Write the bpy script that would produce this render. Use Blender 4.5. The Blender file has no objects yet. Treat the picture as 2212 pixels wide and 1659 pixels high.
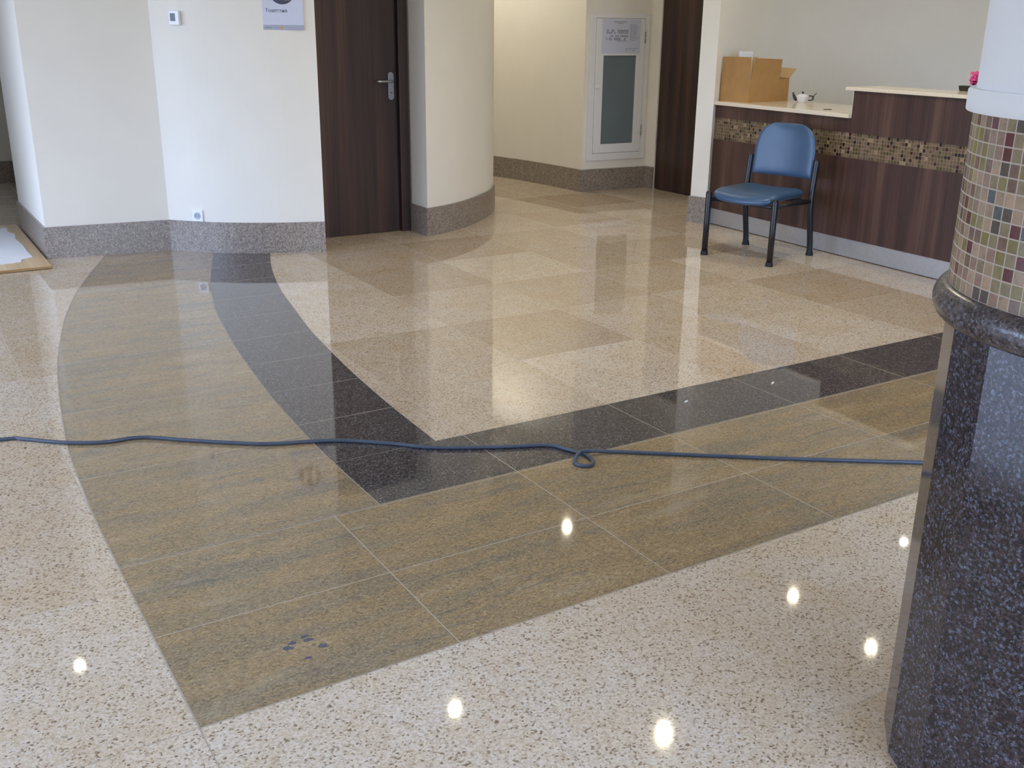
import bpy, bmesh, math, random
from math import sin, cos, pi, radians, sqrt, atan2
from mathutils import Vector, Matrix

# ------------------------------------------------------------------ camera, world, exposure
sc = bpy.context.scene
COL = sc.collection
cam_data = bpy.data.cameras.new('camera')
cam = bpy.data.objects.new('camera', cam_data)
COL.objects.link(cam)
PITCH, ROLL, YAW = 0.33321779, -0.01121837, 0.55504219
CAM = Vector((-1.09839, -2.01110, 1.49989))
cam_data.sensor_fit = 'HORIZONTAL'
cam_data.sensor_width = 36.0
cam_data.lens = 2219.53 / 2212 * 36.0
cam_data.clip_start = 0.05
_f = Vector((sin(YAW) * cos(PITCH), cos(YAW) * cos(PITCH), -sin(PITCH)))
_r = Vector((cos(YAW), -sin(YAW), 0))
_d = _f.cross(_r)
_r2 = _r * cos(ROLL) + _d * sin(ROLL)
_d2 = -_r * sin(ROLL) + _d * cos(ROLL)
M = Matrix(((_r2.x, -_d2.x, -_f.x, CAM.x), (_r2.y, -_d2.y, -_f.y, CAM.y), (_r2.z, -_d2.z, -_f.z, CAM.z), (0, 0, 0, 1)))
cam.matrix_world = M
sc.camera = cam

sc.view_settings.view_transform = 'Standard'
sc.view_settings.look = 'None'
sc.view_settings.gamma = 1.0
sc.view_settings.use_curve_mapping = False
sc.view_settings.exposure = -0.10
try:
    sc.cycles.use_denoising = True
    sc.cycles.max_bounces = 10
    sc.cycles.diffuse_bounces = 6
    sc.cycles.glossy_bounces = 4
    sc.cycles.caustics_reflective = False
    sc.cycles.caustics_refractive = False
    sc.cycles.sample_clamp_indirect = 6.0
except Exception:
    pass

SKY = 14.3
world = bpy.data.worlds.new('world')
sc.world = world
world.use_nodes = True
wn, wl = world.node_tree.nodes, world.node_tree.links
wn.clear()
w_out = wn.new('ShaderNodeOutputWorld')
w_bg = wn.new('ShaderNodeBackground')
w_tc = wn.new('ShaderNodeTexCoord')
w_sep = wn.new('ShaderNodeSeparateXYZ')
w_cr = wn.new('ShaderNodeValToRGB')
wl.new(w_tc.outputs['Generated'], w_sep.inputs[0])
wl.new(w_sep.outputs['Z'], w_cr.inputs[0])
w_cr.color_ramp.elements[0].position = 0.0
w_cr.color_ramp.elements[0].color = (0.20, 0.24, 0.32, 1)
w_cr.color_ramp.elements[1].position = 0.08
w_cr.color_ramp.elements[1].color = (0.505, 0.66, 1.0, 1)
wl.new(w_cr.outputs[0], w_bg.inputs['Color'])
w_bg.inputs['Strength'].default_value = SKY
wl.new(w_bg.outputs[0], w_out.inputs['Surface'])

# room extents
X0, X1, Y0, Y1, HC = -5.0, 7.1, -5.0, 9.36, 2.9

def portal(name, loc, rot, sx, sy):
    l = bpy.data.lights.new(name, 'AREA')
    l.shape = 'RECTANGLE'
    l.size, l.size_y = sx, sy
    l.cycles.is_portal = True
    o = bpy.data.objects.new(name, l)
    o.location, o.rotation_euler = loc, rot
    COL.objects.link(o)

portal('window_portal', (X0, 3.5, 1.45), (0, -pi / 2, 0), 1.9, 6.2)
portal('window_portal', (0.8, Y0, 1.4), (pi / 2, 0, 0), 4.4, 2.6)

# ------------------------------------------------------------------ material helpers
def srgb(r, g, b):
    def c(v):
        v /= 255.0
        return v / 12.92 if v <= 0.04045 else ((v + 0.055) / 1.055) ** 2.4
    return (c(r), c(g), c(b), 1.0)

class NT:
    def __init__(self, name):
        self.m = bpy.data.materials.new(name)
        self.m.use_nodes = True
        self.t = self.m.node_tree
        self.p = self.t.nodes['Principled BSDF']
    def n(self, kind, **kw):
        nd = self.t.nodes.new('ShaderNode' + kind)
        for k, v in kw.items():
            setattr(nd, k, v)
        return nd
    def l(self, a, b):
        self.t.links.new(a, b)
    def val(self, sock, v):
        if hasattr(v, 'is_output') or isinstance(v, bpy.types.NodeSocket):
            self.l(v, sock)
        else:
            sock.default_value = v
    def math(self, op, a, b=0.0, clamp=False):
        nd = self.n('Math', operation=op, use_clamp=clamp)
        self.val(nd.inputs[0], a)
        self.val(nd.inputs[1], b)
        return nd.outputs[0]
    def mix(self, fac, a, b, mode='MIX'):
        nd = self.n('Mix', data_type='RGBA', blend_type=mode)
        self.val(nd.inputs[0], fac)
        self.val(nd.inputs[6], a)
        self.val(nd.inputs[7], b)
        return nd.outputs[2]
    def ramp(self, fac, stops, interp='LINEAR'):
        nd = self.n('ValToRGB')
        nd.color_ramp.interpolation = interp
        e = nd.color_ramp.elements
        while len(e) < len(stops):
            e.new(0.5)
        for i, (p, c) in enumerate(stops):
            e[i].position = p
            e[i].color = c
        self.val(nd.inputs[0], fac)
        return nd.outputs[0]
    def pos(self):
        return self.n('NewGeometry').outputs['Position']
    def obj(self):
        return self.n('TexCoord').outputs['Object']
    def scaled(self, vec, s):
        nd = self.n('VectorMath', operation='MULTIPLY')
        self.l(vec, nd.inputs[0])
        nd.inputs[1].default_value = s
        return nd.outputs[0]
    def noise(self, vec, scale, detail=2.0, rough=0.5, dist=0.0):
        nd = self.n('TexNoise')
        self.l(vec, nd.inputs['Vector'])
        nd.inputs['Scale'].default_value = scale
        nd.inputs['Detail'].default_value = detail
        nd.inputs['Roughness'].default_value = rough
        nd.inputs['Distortion'].default_value = dist
        return nd.outputs['Fac']
    def voro(self, vec, scale, feature='F1'):
        nd = self.n('TexVoronoi', feature=feature)
        self.l(vec, nd.inputs['Vector'])
        nd.inputs['Scale'].default_value = scale
        return nd
    def out(self, color=None, rough=None, metal=None, spec=None, coat=None):
        if color is not None:
            self.val(self.p.inputs['Base Color'], color)
        if rough is not None:
            self.val(self.p.inputs['Roughness'], rough)
        if metal is not None:
            self.p.inputs['Metallic'].default_value = metal
        if spec is not None:
            self.p.inputs['IOR'].default_value = spec
        if coat is not None:
            self.p.inputs['Coat Weight'].default_value = coat
        return self.m
    def bump(self, height, strength, dist=0.002):
        nd = self.n('Bump')
        nd.inputs['Strength'].default_value = strength
        nd.inputs['Distance'].default_value = dist
        self.l(height, nd.inputs['Height'])
        self.l(nd.outputs[0], self.p.inputs['Normal'])

def plain(name, color, rough=0.5, metal=0.0, vary=0.06, scale=30.0, bump=0.0):
    t = NT(name)
    v = t.obj()
    n = t.noise(v, scale, 3.0)
    dark = tuple(c * (1 - vary) for c in color[:3]) + (1,)
    light = tuple(min(1, c * (1 + vary)) for c in color[:3]) + (1,)
    t.out(t.ramp(n, [(0.3, dark), (0.7, light)]), rough, metal)
    if bump:
        t.bump(t.noise(v, scale * 8, 2.0), bump, 0.001)
    return t.m

def wood(name, dark, mid, light, axis='Z', rough=0.45, freq=1.0, soft=0.43):
    """straight-grained veneer, grain running along the given object axis"""
    t = NT(name)
    v = t.obj()
    s = {'Z': (1, 1, 0.035), 'Y': (1, 0.05, 1), 'X': (0.05, 1, 1)}[axis]
    g = t.scaled(v, s)
    broad = t.noise(g, 9.0 * freq, 2.0, 0.5, 0.3)
    fine = t.noise(t.scaled(v, {'Z': (1, 1, 0.02), 'Y': (1, 0.02, 1), 'X': (0.02, 1, 1)}[axis]), 70.0 * freq, 4.0, 0.65)
    a = t.ramp(broad, [(0.30, dark), (0.52, mid), (0.72, light)])
    b = t.ramp(fine, [(0.30, (soft, soft, soft, 1)), (0.65, (1, 1, 1, 1))])
    t.out(t.mix(0.75, a, b, 'MULTIPLY'), rough)
    return t.m

GROUT = srgb(176, 165, 150)
def stone(name, x_off, x_step, y_off, y_step, kind, grout=True, warm_tint=srgb(228, 212, 188)):
    """polished granite slabs; grout lines every step (metres) from the offset"""
    t = NT(name)
    p = t.pos()
    sep = t.n('SeparateXYZ')
    t.l(p, sep.inputs[0])
    ux = t.math('DIVIDE', t.math('SUBTRACT', sep.outputs[0], x_off), x_step)
    uy = t.math('DIVIDE', t.math('SUBTRACT', sep.outputs[1], y_off), y_step)
    # every slab is cut from another place of the block
    cell = t.n('CombineXYZ')
    t.l(t.math('FLOOR', ux), cell.inputs[0])
    t.l(t.math('FLOOR', uy), cell.inputs[1])
    wn_ = t.n('TexWhiteNoise', noise_dimensions='3D')
    t.l(cell.outputs[0], wn_.inputs['Vector'])
    tv = wn_.outputs['Value']
    shift = t.scaled(wn_.outputs['Color'], (40, 40, 40))
    add = t.n('VectorMath', operation='ADD')
    t.l(p, add.inputs[0])
    t.l(shift, add.inputs[1])
    q = add.outputs[0]
    if kind == 'beige':
        vo = t.voro(q, 190.0)
        sepc = t.n('SeparateColor')
        t.l(vo.outputs['Color'], sepc.inputs[0])
        base = t.ramp(sepc.outputs[0], [(0.0, srgb(134, 116, 98)), (0.06, srgb(164, 147, 127)), (0.15, srgb(202, 187, 167)), (0.55, srgb(216, 203, 186)), (0.85, srgb(228, 218, 204)), (1.0, srgb(220, 215, 210))])
        cloud = t.noise(q, 5.0, 4.0, 0.6)
        warm = t.ramp(cloud, [(0.35, (1.0, 0.985, 0.965, 1)), (0.68, (0.95, 0.88, 0.77, 1))])
        col = t.mix(1.0, base, warm, 'MULTIPLY')
        fleck = t.math('GREATER_THAN', t.noise(q, 150.0, 2.0, 0.6), 0.665)
        col = t.mix(t.math('MULTIPLY', fleck, 0.5), col, srgb(112, 94, 76))
        col = t.mix(t.math('MULTIPLY', tv, 0.45), col, warm_tint, 'MULTIPLY')
        rough = 0.035
    elif kind == 'olive':
        sx = t.scaled(q, (0.20, 1.0, 1.0))
        broad = t.noise(sx, 9.0, 5.0, 0.62, 0.25)
        grain = t.voro(t.scaled(q, (0.6, 1.0, 1.0)), 200.0)
        sepc = t.n('SeparateColor')
        t.l(grain.outputs['Color'], sepc.inputs[0])
        a = t.ramp(broad, [(0.28, srgb(128, 120, 108)), (0.43, srgb(154, 138, 110)), (0.57, srgb(172, 146, 104)), (0.72, srgb(184, 164, 130))])
        g = t.ramp(sepc.outputs[0], [(0.0, (0.46, 0.45, 0.46, 1)), (0.25, (0.78, 0.75, 0.73, 1)), (0.7, (1.0, 0.97, 0.92, 1)), (1.0, (1.32, 1.28, 1.2, 1))])
        col = t.mix(0.9, a, g, 'MULTIPLY')
        fine = t.voro(t.scaled(q, (0.7, 1.0, 1.0)), 330.0)
        sf = t.n('SeparateColor')
        t.l(fine.outputs['Color'], sf.inputs[0])
        pep = t.ramp(sf.outputs[1], [(0.0, srgb(70, 68, 66)), (0.22, srgb(118, 108, 96)), (0.5, srgb(146, 128, 92)), (0.72, srgb(150, 140, 120)), (0.92, srgb(170, 146, 104)), (1.0, srgb(214, 202, 176))])
        col = t.mix(0.36, col, pep)
        pale = t.noise(t.scaled(q, (0.3, 1.0, 1.0)), 6.0, 4.0, 0.65, 0.3)
        col = t.mix(t.math('MULTIPLY', t.math('MAXIMUM', t.math('SUBTRACT', pale, 0.58), 0.0), 2.0), col, srgb(196, 184, 158))
        vein = t.noise(t.scaled(q, (0.10, 1.0, 1.0)), 22.0, 4.0, 0.7, 0.4)
        col = t.mix(t.math('MULTIPLY', t.math('GREATER_THAN', vein, 0.64), 0.4), col, srgb(92, 94, 96))
        col = t.mix(t.math('MULTIPLY', t.math('LESS_THAN', vein, 0.33), 0.35), col, srgb(190, 178, 150))
        # blue ink-like stains in the slab by the band's corner
        wob = t.noise(p, 60.0, 3.0, 0.6)
        for (bx, by, br) in STAINS:
            dx = t.math('SUBTRACT', sep.outputs[0], bx)
            dy = t.math('SUBTRACT', sep.outputs[1], by)
            d = t.math('SQRT', t.math('ADD', t.math('MULTIPLY', dx, dx), t.math('MULTIPLY', t.math('MULTIPLY', dy, dy), 3.0)))
            d = t.math('ADD', d, t.math('MULTIPLY', t.math('SUBTRACT', wob, 0.5), br * 3.2))
            m = t.math('LESS_THAN', d, br)
            col = t.mix(t.math('MULTIPLY', m, 0.8), col, srgb(60, 72, 104))
        rough = 0.04
    else:
        vo = t.voro(q, 230.0)
        sepc = t.n('SeparateColor')
        t.l(vo.outputs['Color'], sepc.inputs[0])
        col = t.ramp(sepc.outputs[0], [(0.0, srgb(56, 53, 53)), (0.45, srgb(80, 74, 72)), (0.75, srgb(94, 84, 80)), (0.93, srgb(108, 104, 103)), (1.0, srgb(138, 136, 138))])
        rough = 0.035
    if grout:
        def dist(u, step):
            fr = t.math('FRACT', u)
            return t.math('MULTIPLY', t.math('MINIMUM', fr, t.math('SUBTRACT', 1.0, fr)), step)
        d = t.math('MINIMUM', dist(ux, x_step), dist(uy, y_step))
        g = t.math('LESS_THAN', d, 0.0016)
        col = t.mix(t.math('MULTIPLY', g, 0.8), col, GROUT)
        t.out(col, t.math('ADD', t.math('MULTIPLY', g, 0.4), rough), spec=1.62)
    else:
        t.out(col, rough, spec=1.62)
    return t.m

def mosaic(name, colors, grout, seed, rough=0.25):
    """small square tiles; the UV unit is one tile"""
    t = NT(name)
    uv = t.n('TexCoord').outputs['UV']
    sep = t.n('SeparateXYZ')
    t.l(uv, sep.inputs[0])
    fx, fy = t.math('FLOOR', sep.outputs[0]), t.math('FLOOR', sep.outputs[1])
    cell = t.n('CombineXYZ')
    t.l(fx, cell.inputs[0])
    t.l(fy, cell.inputs[1])
    cell.inputs[2].default_value = seed
    w = t.n('TexWhiteNoise', noise_dimensions='3D')
    t.l(cell.outputs[0], w.inputs['Vector'])
    n = len(colors)
    acc, stops = 0.0, []
    tot = sum(c[1] for c in colors)
    for c, wt in colors:
        stops.append((acc / tot, c))
        acc += wt
    col = t.ramp(w.outputs['Value'], stops, 'CONSTANT')
    vein = t.noise(t.pos(), 70.0, 4.0, 0.6, 0.6)
    col = t.mix(0.75, col, t.ramp(vein, [(0.28, (0.62, 0.60, 0.58, 1)), (0.5, (1, 1, 1, 1)), (0.75, (1.25, 1.2, 1.12, 1))]), 'MULTIPLY')
    def edge(s):
        fr = t.math('FRACT', s)
        return t.math('MINIMUM', fr, t.math('SUBTRACT', 1.0, fr))
    d = t.math('MINIMUM', edge(sep.outputs[0]), edge(sep.outputs[1]))
    g = t.math('LESS_THAN', d, 0.055)
    t.out(t.mix(g, col, grout), t.math('ADD', rough, t.math('MULTIPLY', g, 0.5)))
    t.bump(t.math('MINIMUM', d, 0.09), 0.5, 0.02)
    return t.m

# floor outlines (metres; x along the straight band, y away along the slabs)
INNER = [(1.200, 4.95), (1.183, 4.886), (1.045, 4.459), (0.891, 3.862), (0.802, 3.379), (0.722, 2.923), (0.672, 2.519), (0.632, 2.129), (0.600, 1.693), (0.581, 1.248)]
BLACK_OUT = [(0.86, 5.14), (0.837, 5.075), (0.584, 4.266), (0.485, 3.883), (0.405, 3.522), (0.340, 3.136), (0.281, 2.734), (0.232, 2.305), (0.199, 1.972), (0.171, 1.501), (0.163, 1.177), (0.163, 0.849)]
OLIVE_OUT = [(0.21, 5.45), (0.158, 5.308), (-0.074, 4.68), (-0.207, 4.268), (-0.335, 3.795), (-0.437, 3.321), (-0.509, 2.934), (-0.572, 2.484), (-0.620, 2.065), (-0.645, 1.789), (-0.664, 1.334), (-0.668, 1.126), (-0.670, 0.814), (-0.671, 0.415), (-0.671, 0.0)]
OLIVE_MID = [(0.44, 5.10), (0.347, 4.844), (0.151, 4.234), (0.030, 3.73), (-0.108, 2.985), (-0.174, 2.535), (-0.212, 2.126), (-0.243, 1.694), (-0.262, 1.208), (-0.264, 0.849)]
YB, YA, YC, YD = 0.0, 0.42, 0.849, 1.248
STAINS = [(-0.387, 0.20, 0.016), (-0.372, 0.218, 0.012), (-0.335, 0.232, 0.012), (-0.33, 0.212, 0.011), (-0.31, 0.165, 0.014), (-0.36, 0.135, 0.010)]

def smooth(pts, k=6):
    out = []
    n = len(pts)
    for i in range(n - 1):
        p0, p1, p2, p3 = pts[max(i - 1, 0)], pts[i], pts[i + 1], pts[min(i + 2, n - 1)]
        for j in range(k):
            t = j / k
            out.append(tuple(0.5 * ((2 * p1[d]) + (-p0[d] + p2[d]) * t + (2 * p0[d] - 5 * p1[d] + 4 * p2[d] - p3[d]) * t * t + (-p0[d] + 3 * p1[d] - 3 * p2[d] + p3[d]) * t ** 3) for d in range(len(p1))))
    out.append(tuple(pts[-1]))
    return out

MAT = {}
MAT['beige_in'] = stone('beige_granite_inner', 0.0, 0.7, 1.951 - 0.703, 0.703, 'beige', warm_tint=srgb(176, 150, 104))  # beige slabs with a stronger yellow-brown tint, varying from slab to slab
MAT['beige_front'] = stone('beige_granite_front', 0.0, 0.7, 0.0, 0.7, 'beige')
MAT['beige_left'] = stone('beige_granite_left', -0.668, 0.7, 0.0, 0.7, 'beige')
MAT['olive'] = stone('olive_streaked_granite', 0.0, 0.7, 0.0, 0.42, 'olive')
MAT['olive_curve'] = stone('olive_streaked_granite_curved', 50.0, 100.0, 0.849, 0.7, 'olive')
MAT['black'] = stone('black_granite', 0.0, 0.7, 0.849, 0.80, 'black')
MAT['black_curve'] = stone('black_granite_curved', 50.0, 100.0, 1.248, 0.42, 'black')
MAT['grout'] = plain('grout', GROUT, 0.5)
def paint(name, col):
    return plain(name, col, 0.75, 0, 0.015, 4.0, 0.05)
MAT['wall'] = paint('cream_wall_paint', (0.80, 0.765, 0.68, 1))
MAT['ceil'] = paint('white_ceiling_paint', (0.82, 0.82, 0.80, 1))
MAT['white'] = plain('white_enamel', (0.80, 0.80, 0.79, 1), 0.35, 0, 0.01)
MAT['white_plastic'] = plain('white_plastic', (0.82, 0.84, 0.87, 1), 0.3, 0, 0.01)
MAT['column_white'] = paint('white_column_paint', (0.80, 0.80, 0.79, 1))

def granite(name, scale, stops, rough):
    t = NT(name)
    q = t.pos()
    nz = t.n('TexNoise')
    t.l(q, nz.inputs['Vector'])
    nz.inputs['Scale'].default_value = scale * 1.6
    wob = t.n('VectorMath', operation='MULTIPLY_ADD')
    t.l(nz.outputs['Color'], wob.inputs[0])
    wob.inputs[1].default_value = (1.4 / scale,) * 3
    t.l(q, wob.inputs[2])
    vo = t.voro(wob.outputs[0], scale)
    sepc = t.n('SeparateColor')
    t.l(vo.outputs['Color'], sepc.inputs[0])
    vo2 = t.voro(q, scale * 2.3)
    sep2 = t.n('SeparateColor')
    t.l(vo2.outputs['Color'], sep2.inputs[0])
    g = t.math('ADD', t.math('MULTIPLY', sepc.outputs[0], 0.68), t.math('MULTIPLY', sep2.outputs[0], 0.32))
    col = t.ramp(g, stops)
    cl = t.noise(q, scale * 0.22, 3.0, 0.6)
    col = t.mix(1.0, col, t.ramp(cl, [(0.3, (0.72, 0.72, 0.74, 1)), (0.7, (1.15, 1.1, 1.08, 1))]), 'MULTIPLY')
    t.out(col, rough, spec=1.52)
    return t.m
MAT['skirt'] = granite('grey_beige_granite_skirting', 200.0, [(0.22, srgb(96, 90, 84)), (0.34, srgb(132, 122, 112)), (0.52, srgb(150, 140, 128)), (0.80, srgb(172, 162, 150))], 0.3)
MAT['pedestal'] = granite('dark_blue_brown_granite', 190.0, [(0.18, srgb(26, 25, 28)), (0.36, srgb(44, 40, 43)), (0.50, srgb(62, 51, 52)), (0.62, srgb(74, 58, 55)), (0.72, srgb(66, 66, 75)), (0.88, srgb(104, 112, 130))], 0.10)
MAT['bullnose'] = granite('pedestal_granite_lit', 190.0, [(0.18, srgb(38, 36, 38)), (0.36, srgb(62, 56, 55)), (0.50, srgb(84, 72, 68)), (0.62, srgb(96, 82, 78)), (0.75, srgb(88, 88, 96)), (0.88, srgb(120, 124, 136))], 0.28)  # pedestal granite again, its colours lightened to carry the light from above
MAT['mosaic_col'] = mosaic('stone_mosaic', [
    (srgb(156, 132, 108), 4), (srgb(142, 114, 98), 4), (srgb(124, 112, 66), 3), (srgb(92, 44, 44), 2), (srgb(134, 120, 92), 4),
    (srgb(86, 76, 66), 2), (srgb(168, 142, 116), 3), (srgb(116, 92, 76), 3), (srgb(88, 92, 92), 1), (srgb(134, 122, 82), 2)], srgb(186, 172, 156), 3.0)
MAT['mosaic_ctr'] = mosaic('dark_stone_mosaic', [
    (srgb(108, 90, 70), 5), (srgb(94, 80, 58), 5), (srgb(82, 72, 46), 3), (srgb(40, 28, 28), 2), (srgb(120, 98, 78), 3), (srgb(64, 32, 30), 1), (srgb(150, 126, 98), 1)], srgb(138, 122, 98), 7.0)
MAT['door'] = wood('dark_walnut_veneer', srgb(44, 30, 26), srgb(66, 46, 38), srgb(88, 60, 46), 'Z', 0.42)
MAT['counter'] = wood('walnut_laminate', srgb(58, 38, 32), srgb(80, 54, 46), srgb(96, 70, 58), 'Z', 0.42, 1.2)
MAT['steel'] = plain('brushed_steel', (0.34, 0.35, 0.37, 1), 0.32, 0.9, 0.05, 60)
MAT['kick'] = plain('brushed_aluminium', (0.50, 0.50, 0.51, 1), 0.38, 0.75, 0.05, 60)
MAT['worktop'] = plain('cream_solid_surface', srgb(226, 214, 192), 0.15, 0, 0.03, 60)
MAT['black_metal'] = plain('black_powder_coat', srgb(24, 25, 29), 0.35, 0, 0.05)
MAT['rubber'] = plain('black_rubber', srgb(20, 20, 22), 0.7)
MAT['vinyl'] = plain('blue_vinyl', srgb(58, 84, 114), 0.34, 0, 0.05, 8, 0.06)
MAT['card'] = plain('brown_cardboard', srgb(168, 128, 76), 0.75, 0, 0.06, 14)
MAT['card_in'] = plain('pale_cardboard', srgb(196, 164, 116), 0.8, 0, 0.06, 14)
MAT['paper'] = plain('white_paper', (0.82, 0.83, 0.85, 1), 0.7, 0, 0.02)
MAT['ply'] = wood('pale_plywood', srgb(196, 164, 120), srgb(214, 184, 142), srgb(224, 198, 160), 'Y', 0.6, 1.0, 0.8)
MAT['plyedge'] = wood('plywood_edge', srgb(150, 116, 70), srgb(180, 146, 96), srgb(200, 170, 120), 'X', 0.7, 3.0)
MAT['cable'] = plain('slate_blue_rubber', srgb(70, 79, 92), 0.5, 0, 0.12)
MAT['sign'] = plain('sign_panel', srgb(206, 210, 226), 0.35, 0, 0.01)
MAT['sign_grey'] = plain('sign_grey_strip', srgb(166, 172, 190), 0.35, 0, 0.02)
MAT['ink'] = plain('dark_ink', srgb(66, 68, 84), 0.5)
MAT['ink_pale'] = plain('pale_ink', srgb(146, 150, 162), 0.5)
MAT['orange'] = plain('ochre_print', srgb(196, 160, 96), 0.5)
MAT['glass_dark'] = plain('frosted_grey_glass', srgb(112, 123, 126), 0.12, 0, 0.05, 3)
MAT['screen'] = plain('dark_screen', srgb(66, 78, 88), 0.15)
MAT['pink'] = plain('pink_petals', srgb(214, 74, 130), 0.6, 0, 0.15)
MAT['leaf'] = plain('dark_leaf', srgb(38, 46, 34), 0.5)
MAT['pot_dark'] = plain('dark_glazed_pot', srgb(36, 38, 32), 0.3)
MAT['porcelain'] = plain('white_porcelain', (0.80, 0.81, 0.83, 1), 0.12, 0, 0.01)
MAT['dark'] = plain('dark_brown_trim', srgb(40, 32, 28), 0.4)
MAT['can'] = plain('lamp_housing', (0.10, 0.10, 0.10, 1), 0.5)
def emit(name, col, s):
    t = NT(name)
    t.p.inputs['Base Color'].default_value = (0.8, 0.8, 0.8, 1)
    t.p.inputs['Emission Color'].default_value = col
    t.p.inputs['Emission Strength'].default_value = s
    return t.m
MAT['bulb'] = emit('halogen_bulb', (1.0, 0.94, 0.84, 1), 80.0)
MAT['bulb_warm'] = emit('warm_bulb', (1.0, 0.80, 0.50, 1), 60.0)

# ------------------------------------------------------------------ object helpers
def link(name, me, mat=None, parent=None):
    o = bpy.data.objects.new(name, me)
    COL.objects.link(o)
    if mat is not None:
        me.materials.append(MAT[mat] if isinstance(mat, str) else mat)
    if parent is not None:
        o.parent = parent
    return o

def build(name, bm, mat=None, parent=None, smooth_=False, bevel=0.0, seg=2):
    bmesh.ops.recalc_face_normals(bm, faces=bm.faces)
    me = bpy.data.meshes.new(name)
    bm.to_mesh(me)
    bm.free()
    if smooth_:
        for p in me.polygons:
            p.use_smooth = True
    o = link(name, me, mat, parent)
    if bevel:
        m = o.modifiers.new('bevel', 'BEVEL')
        m.width, m.segments, m.limit_method = bevel, seg, 'ANGLE'
    return o

def thing(name, label, cat, loc=(0, 0, 0), rz=0.0, group=None):
    o = bpy.data.objects.new(name, None)
    o.empty_display_size = 0.1
    COL.objects.link(o)
    o.location = loc
    o.rotation_euler = (0, 0, rz)
    return tag(o, label, cat, group)

def tag(o, label, cat, group=None):
    o['label'], o['category'] = label, cat
    if group:
        o['group'] = group
    return o

def struct(o):
    o['kind'] = 'structure'
    return o

def bm_box(bm, x0, x1, y0, y1, z0, z1, mtx=None):
    vs = [bm.verts.new((x, y, z)) for z in (z0, z1) for y in (y0, y1) for x in (x0, x1)]
    for f in ((0, 2, 3, 1), (4, 5, 7, 6), (0, 1, 5, 4), (2, 6, 7, 3), (0, 4, 6, 2), (1, 3, 7, 5)):
        bm.faces.new([vs[i] for i in f])
    if mtx is not None:
        bmesh.ops.transform(bm, matrix=mtx, verts=vs)
    return vs

def box(name, x0, x1, y0, y1, z0, z1, mat, parent=None, bevel=0.0, mtx=None):
    bm = bmesh.new()
    bm_box(bm, x0, x1, y0, y1, z0, z1, mtx)
    return build(name, bm, mat, parent, bevel=bevel)

def bm_prism(bm, pts, z0, z1, mtx=None):
    lo = [bm.verts.new((p[0], p[1], z0)) for p in pts]
    hi = [bm.verts.new((p[0], p[1], z1)) for p in pts]
    n = len(pts)
    bm.faces.new(lo[::-1])
    bm.faces.new(hi)
    for i in range(n):
        bm.faces.new((lo[i], lo[(i + 1) % n], hi[(i + 1) % n], hi[i]))
    if mtx is not None:
        bmesh.ops.transform(bm, matrix=mtx, verts=lo + hi)

def prism(name, pts, z0, z1, mat, parent=None, bevel=0.0, mtx=None):
    bm = bmesh.new()
    bm_prism(bm, pts, z0, z1, mtx)
    return build(name, bm, mat, parent, bevel=bevel)

def offset(pts, d):
    """open polyline shifted sideways by d (to the right of travel)"""
    out = []
    n = len(pts)
    for i in range(n):
        a = Vector(pts[max(i - 1, 0)])
        b = Vector(pts[i])
        c = Vector(pts[min(i + 1, n - 1)])
        t1 = (b - a).normalized() if i > 0 else (c - b).normalized()
        t2 = (c - b).normalized() if i < n - 1 else t1
        n1, n2 = Vector((t1.y, -t1.x)), Vector((t2.y, -t2.x))
        m = (n1 + n2)
        m = m / max(m.length_squared * 0.5, 0.3)
        q = b + m * d
        out.append((q.x, q.y))
    return out

def ribbon(name, pts, thick, z0, z1, mat, parent=None):
    """a board standing along an open polyline, its visible face on the polyline, thickness to the left"""
    back = offset(pts, -thick)
    return prism(name, list(pts) + back[::-1], z0, z1, mat, parent)

def bm_tube(bm, pts, rad, seg=12, cap=True):
    """swept tube; rad a number or a list"""
    pts = [Vector(p) for p in pts]
    n = len(pts)
    rings = []
    ref = None
    for i, p in enumerate(pts):
        d = (pts[min(i + 1, n - 1)] - pts[max(i - 1, 0)]).normalized()
        if ref is None:
            ref = Vector((0, 0, 1)) if abs(d.z) < 0.9 else Vector((1, 0, 0))
        u = ref - d * ref.dot(d)
        u.normalize()
        ref = u
        v = d.cross(u)
        r = rad[i] if isinstance(rad, (list, tuple)) else rad
        rings.append([bm.verts.new(p + (u * cos(2 * pi * k / seg) + v * sin(2 * pi * k / seg)) * r) for k in range(seg)])
    for i in range(n - 1):
        for k in range(seg):
            bm.faces.new((rings[i][k], rings[i][(k + 1) % seg], rings[i + 1][(k + 1) % seg], rings[i + 1][k]))
    if cap:
        bm.faces.new(rings[0][::-1])
        bm.faces.new(rings[-1])

def tube(name, pts, rad, mat, parent=None, seg=12):
    bm = bmesh.new()
    bm_tube(bm, pts, rad, seg)
    return build(name, bm, mat, parent, smooth_=True)

def bm_lathe(bm, prof, seg=48, closed=False, c=(0, 0, 0)):
    rings = []
    for (r, z) in prof:
        if r < 1e-6:
            rings.append([bm.verts.new((c[0], c[1], c[2] + z))])
        else:
            rings.append([bm.verts.new((c[0] + r * cos(2 * pi * k / seg), c[1] + r * sin(2 * pi * k / seg), c[2] + z)) for k in range(seg)])
    m = len(rings)
    for i in range(m if closed else m - 1):
        a, b = rings[i], rings[(i + 1) % m]
        for k in range(seg):
            k2 = (k + 1) % seg
            if len(a) == 1 and len(b) == 1:
                continue
            if len(a) == 1:
                bm.faces.new((a[0], b[k2], b[k]))
            elif len(b) == 1:
                bm.faces.new((a[k], a[k2], b[0]))
            else:
                bm.faces.new((a[k], a[k2], b[k2], b[k]))

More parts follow.
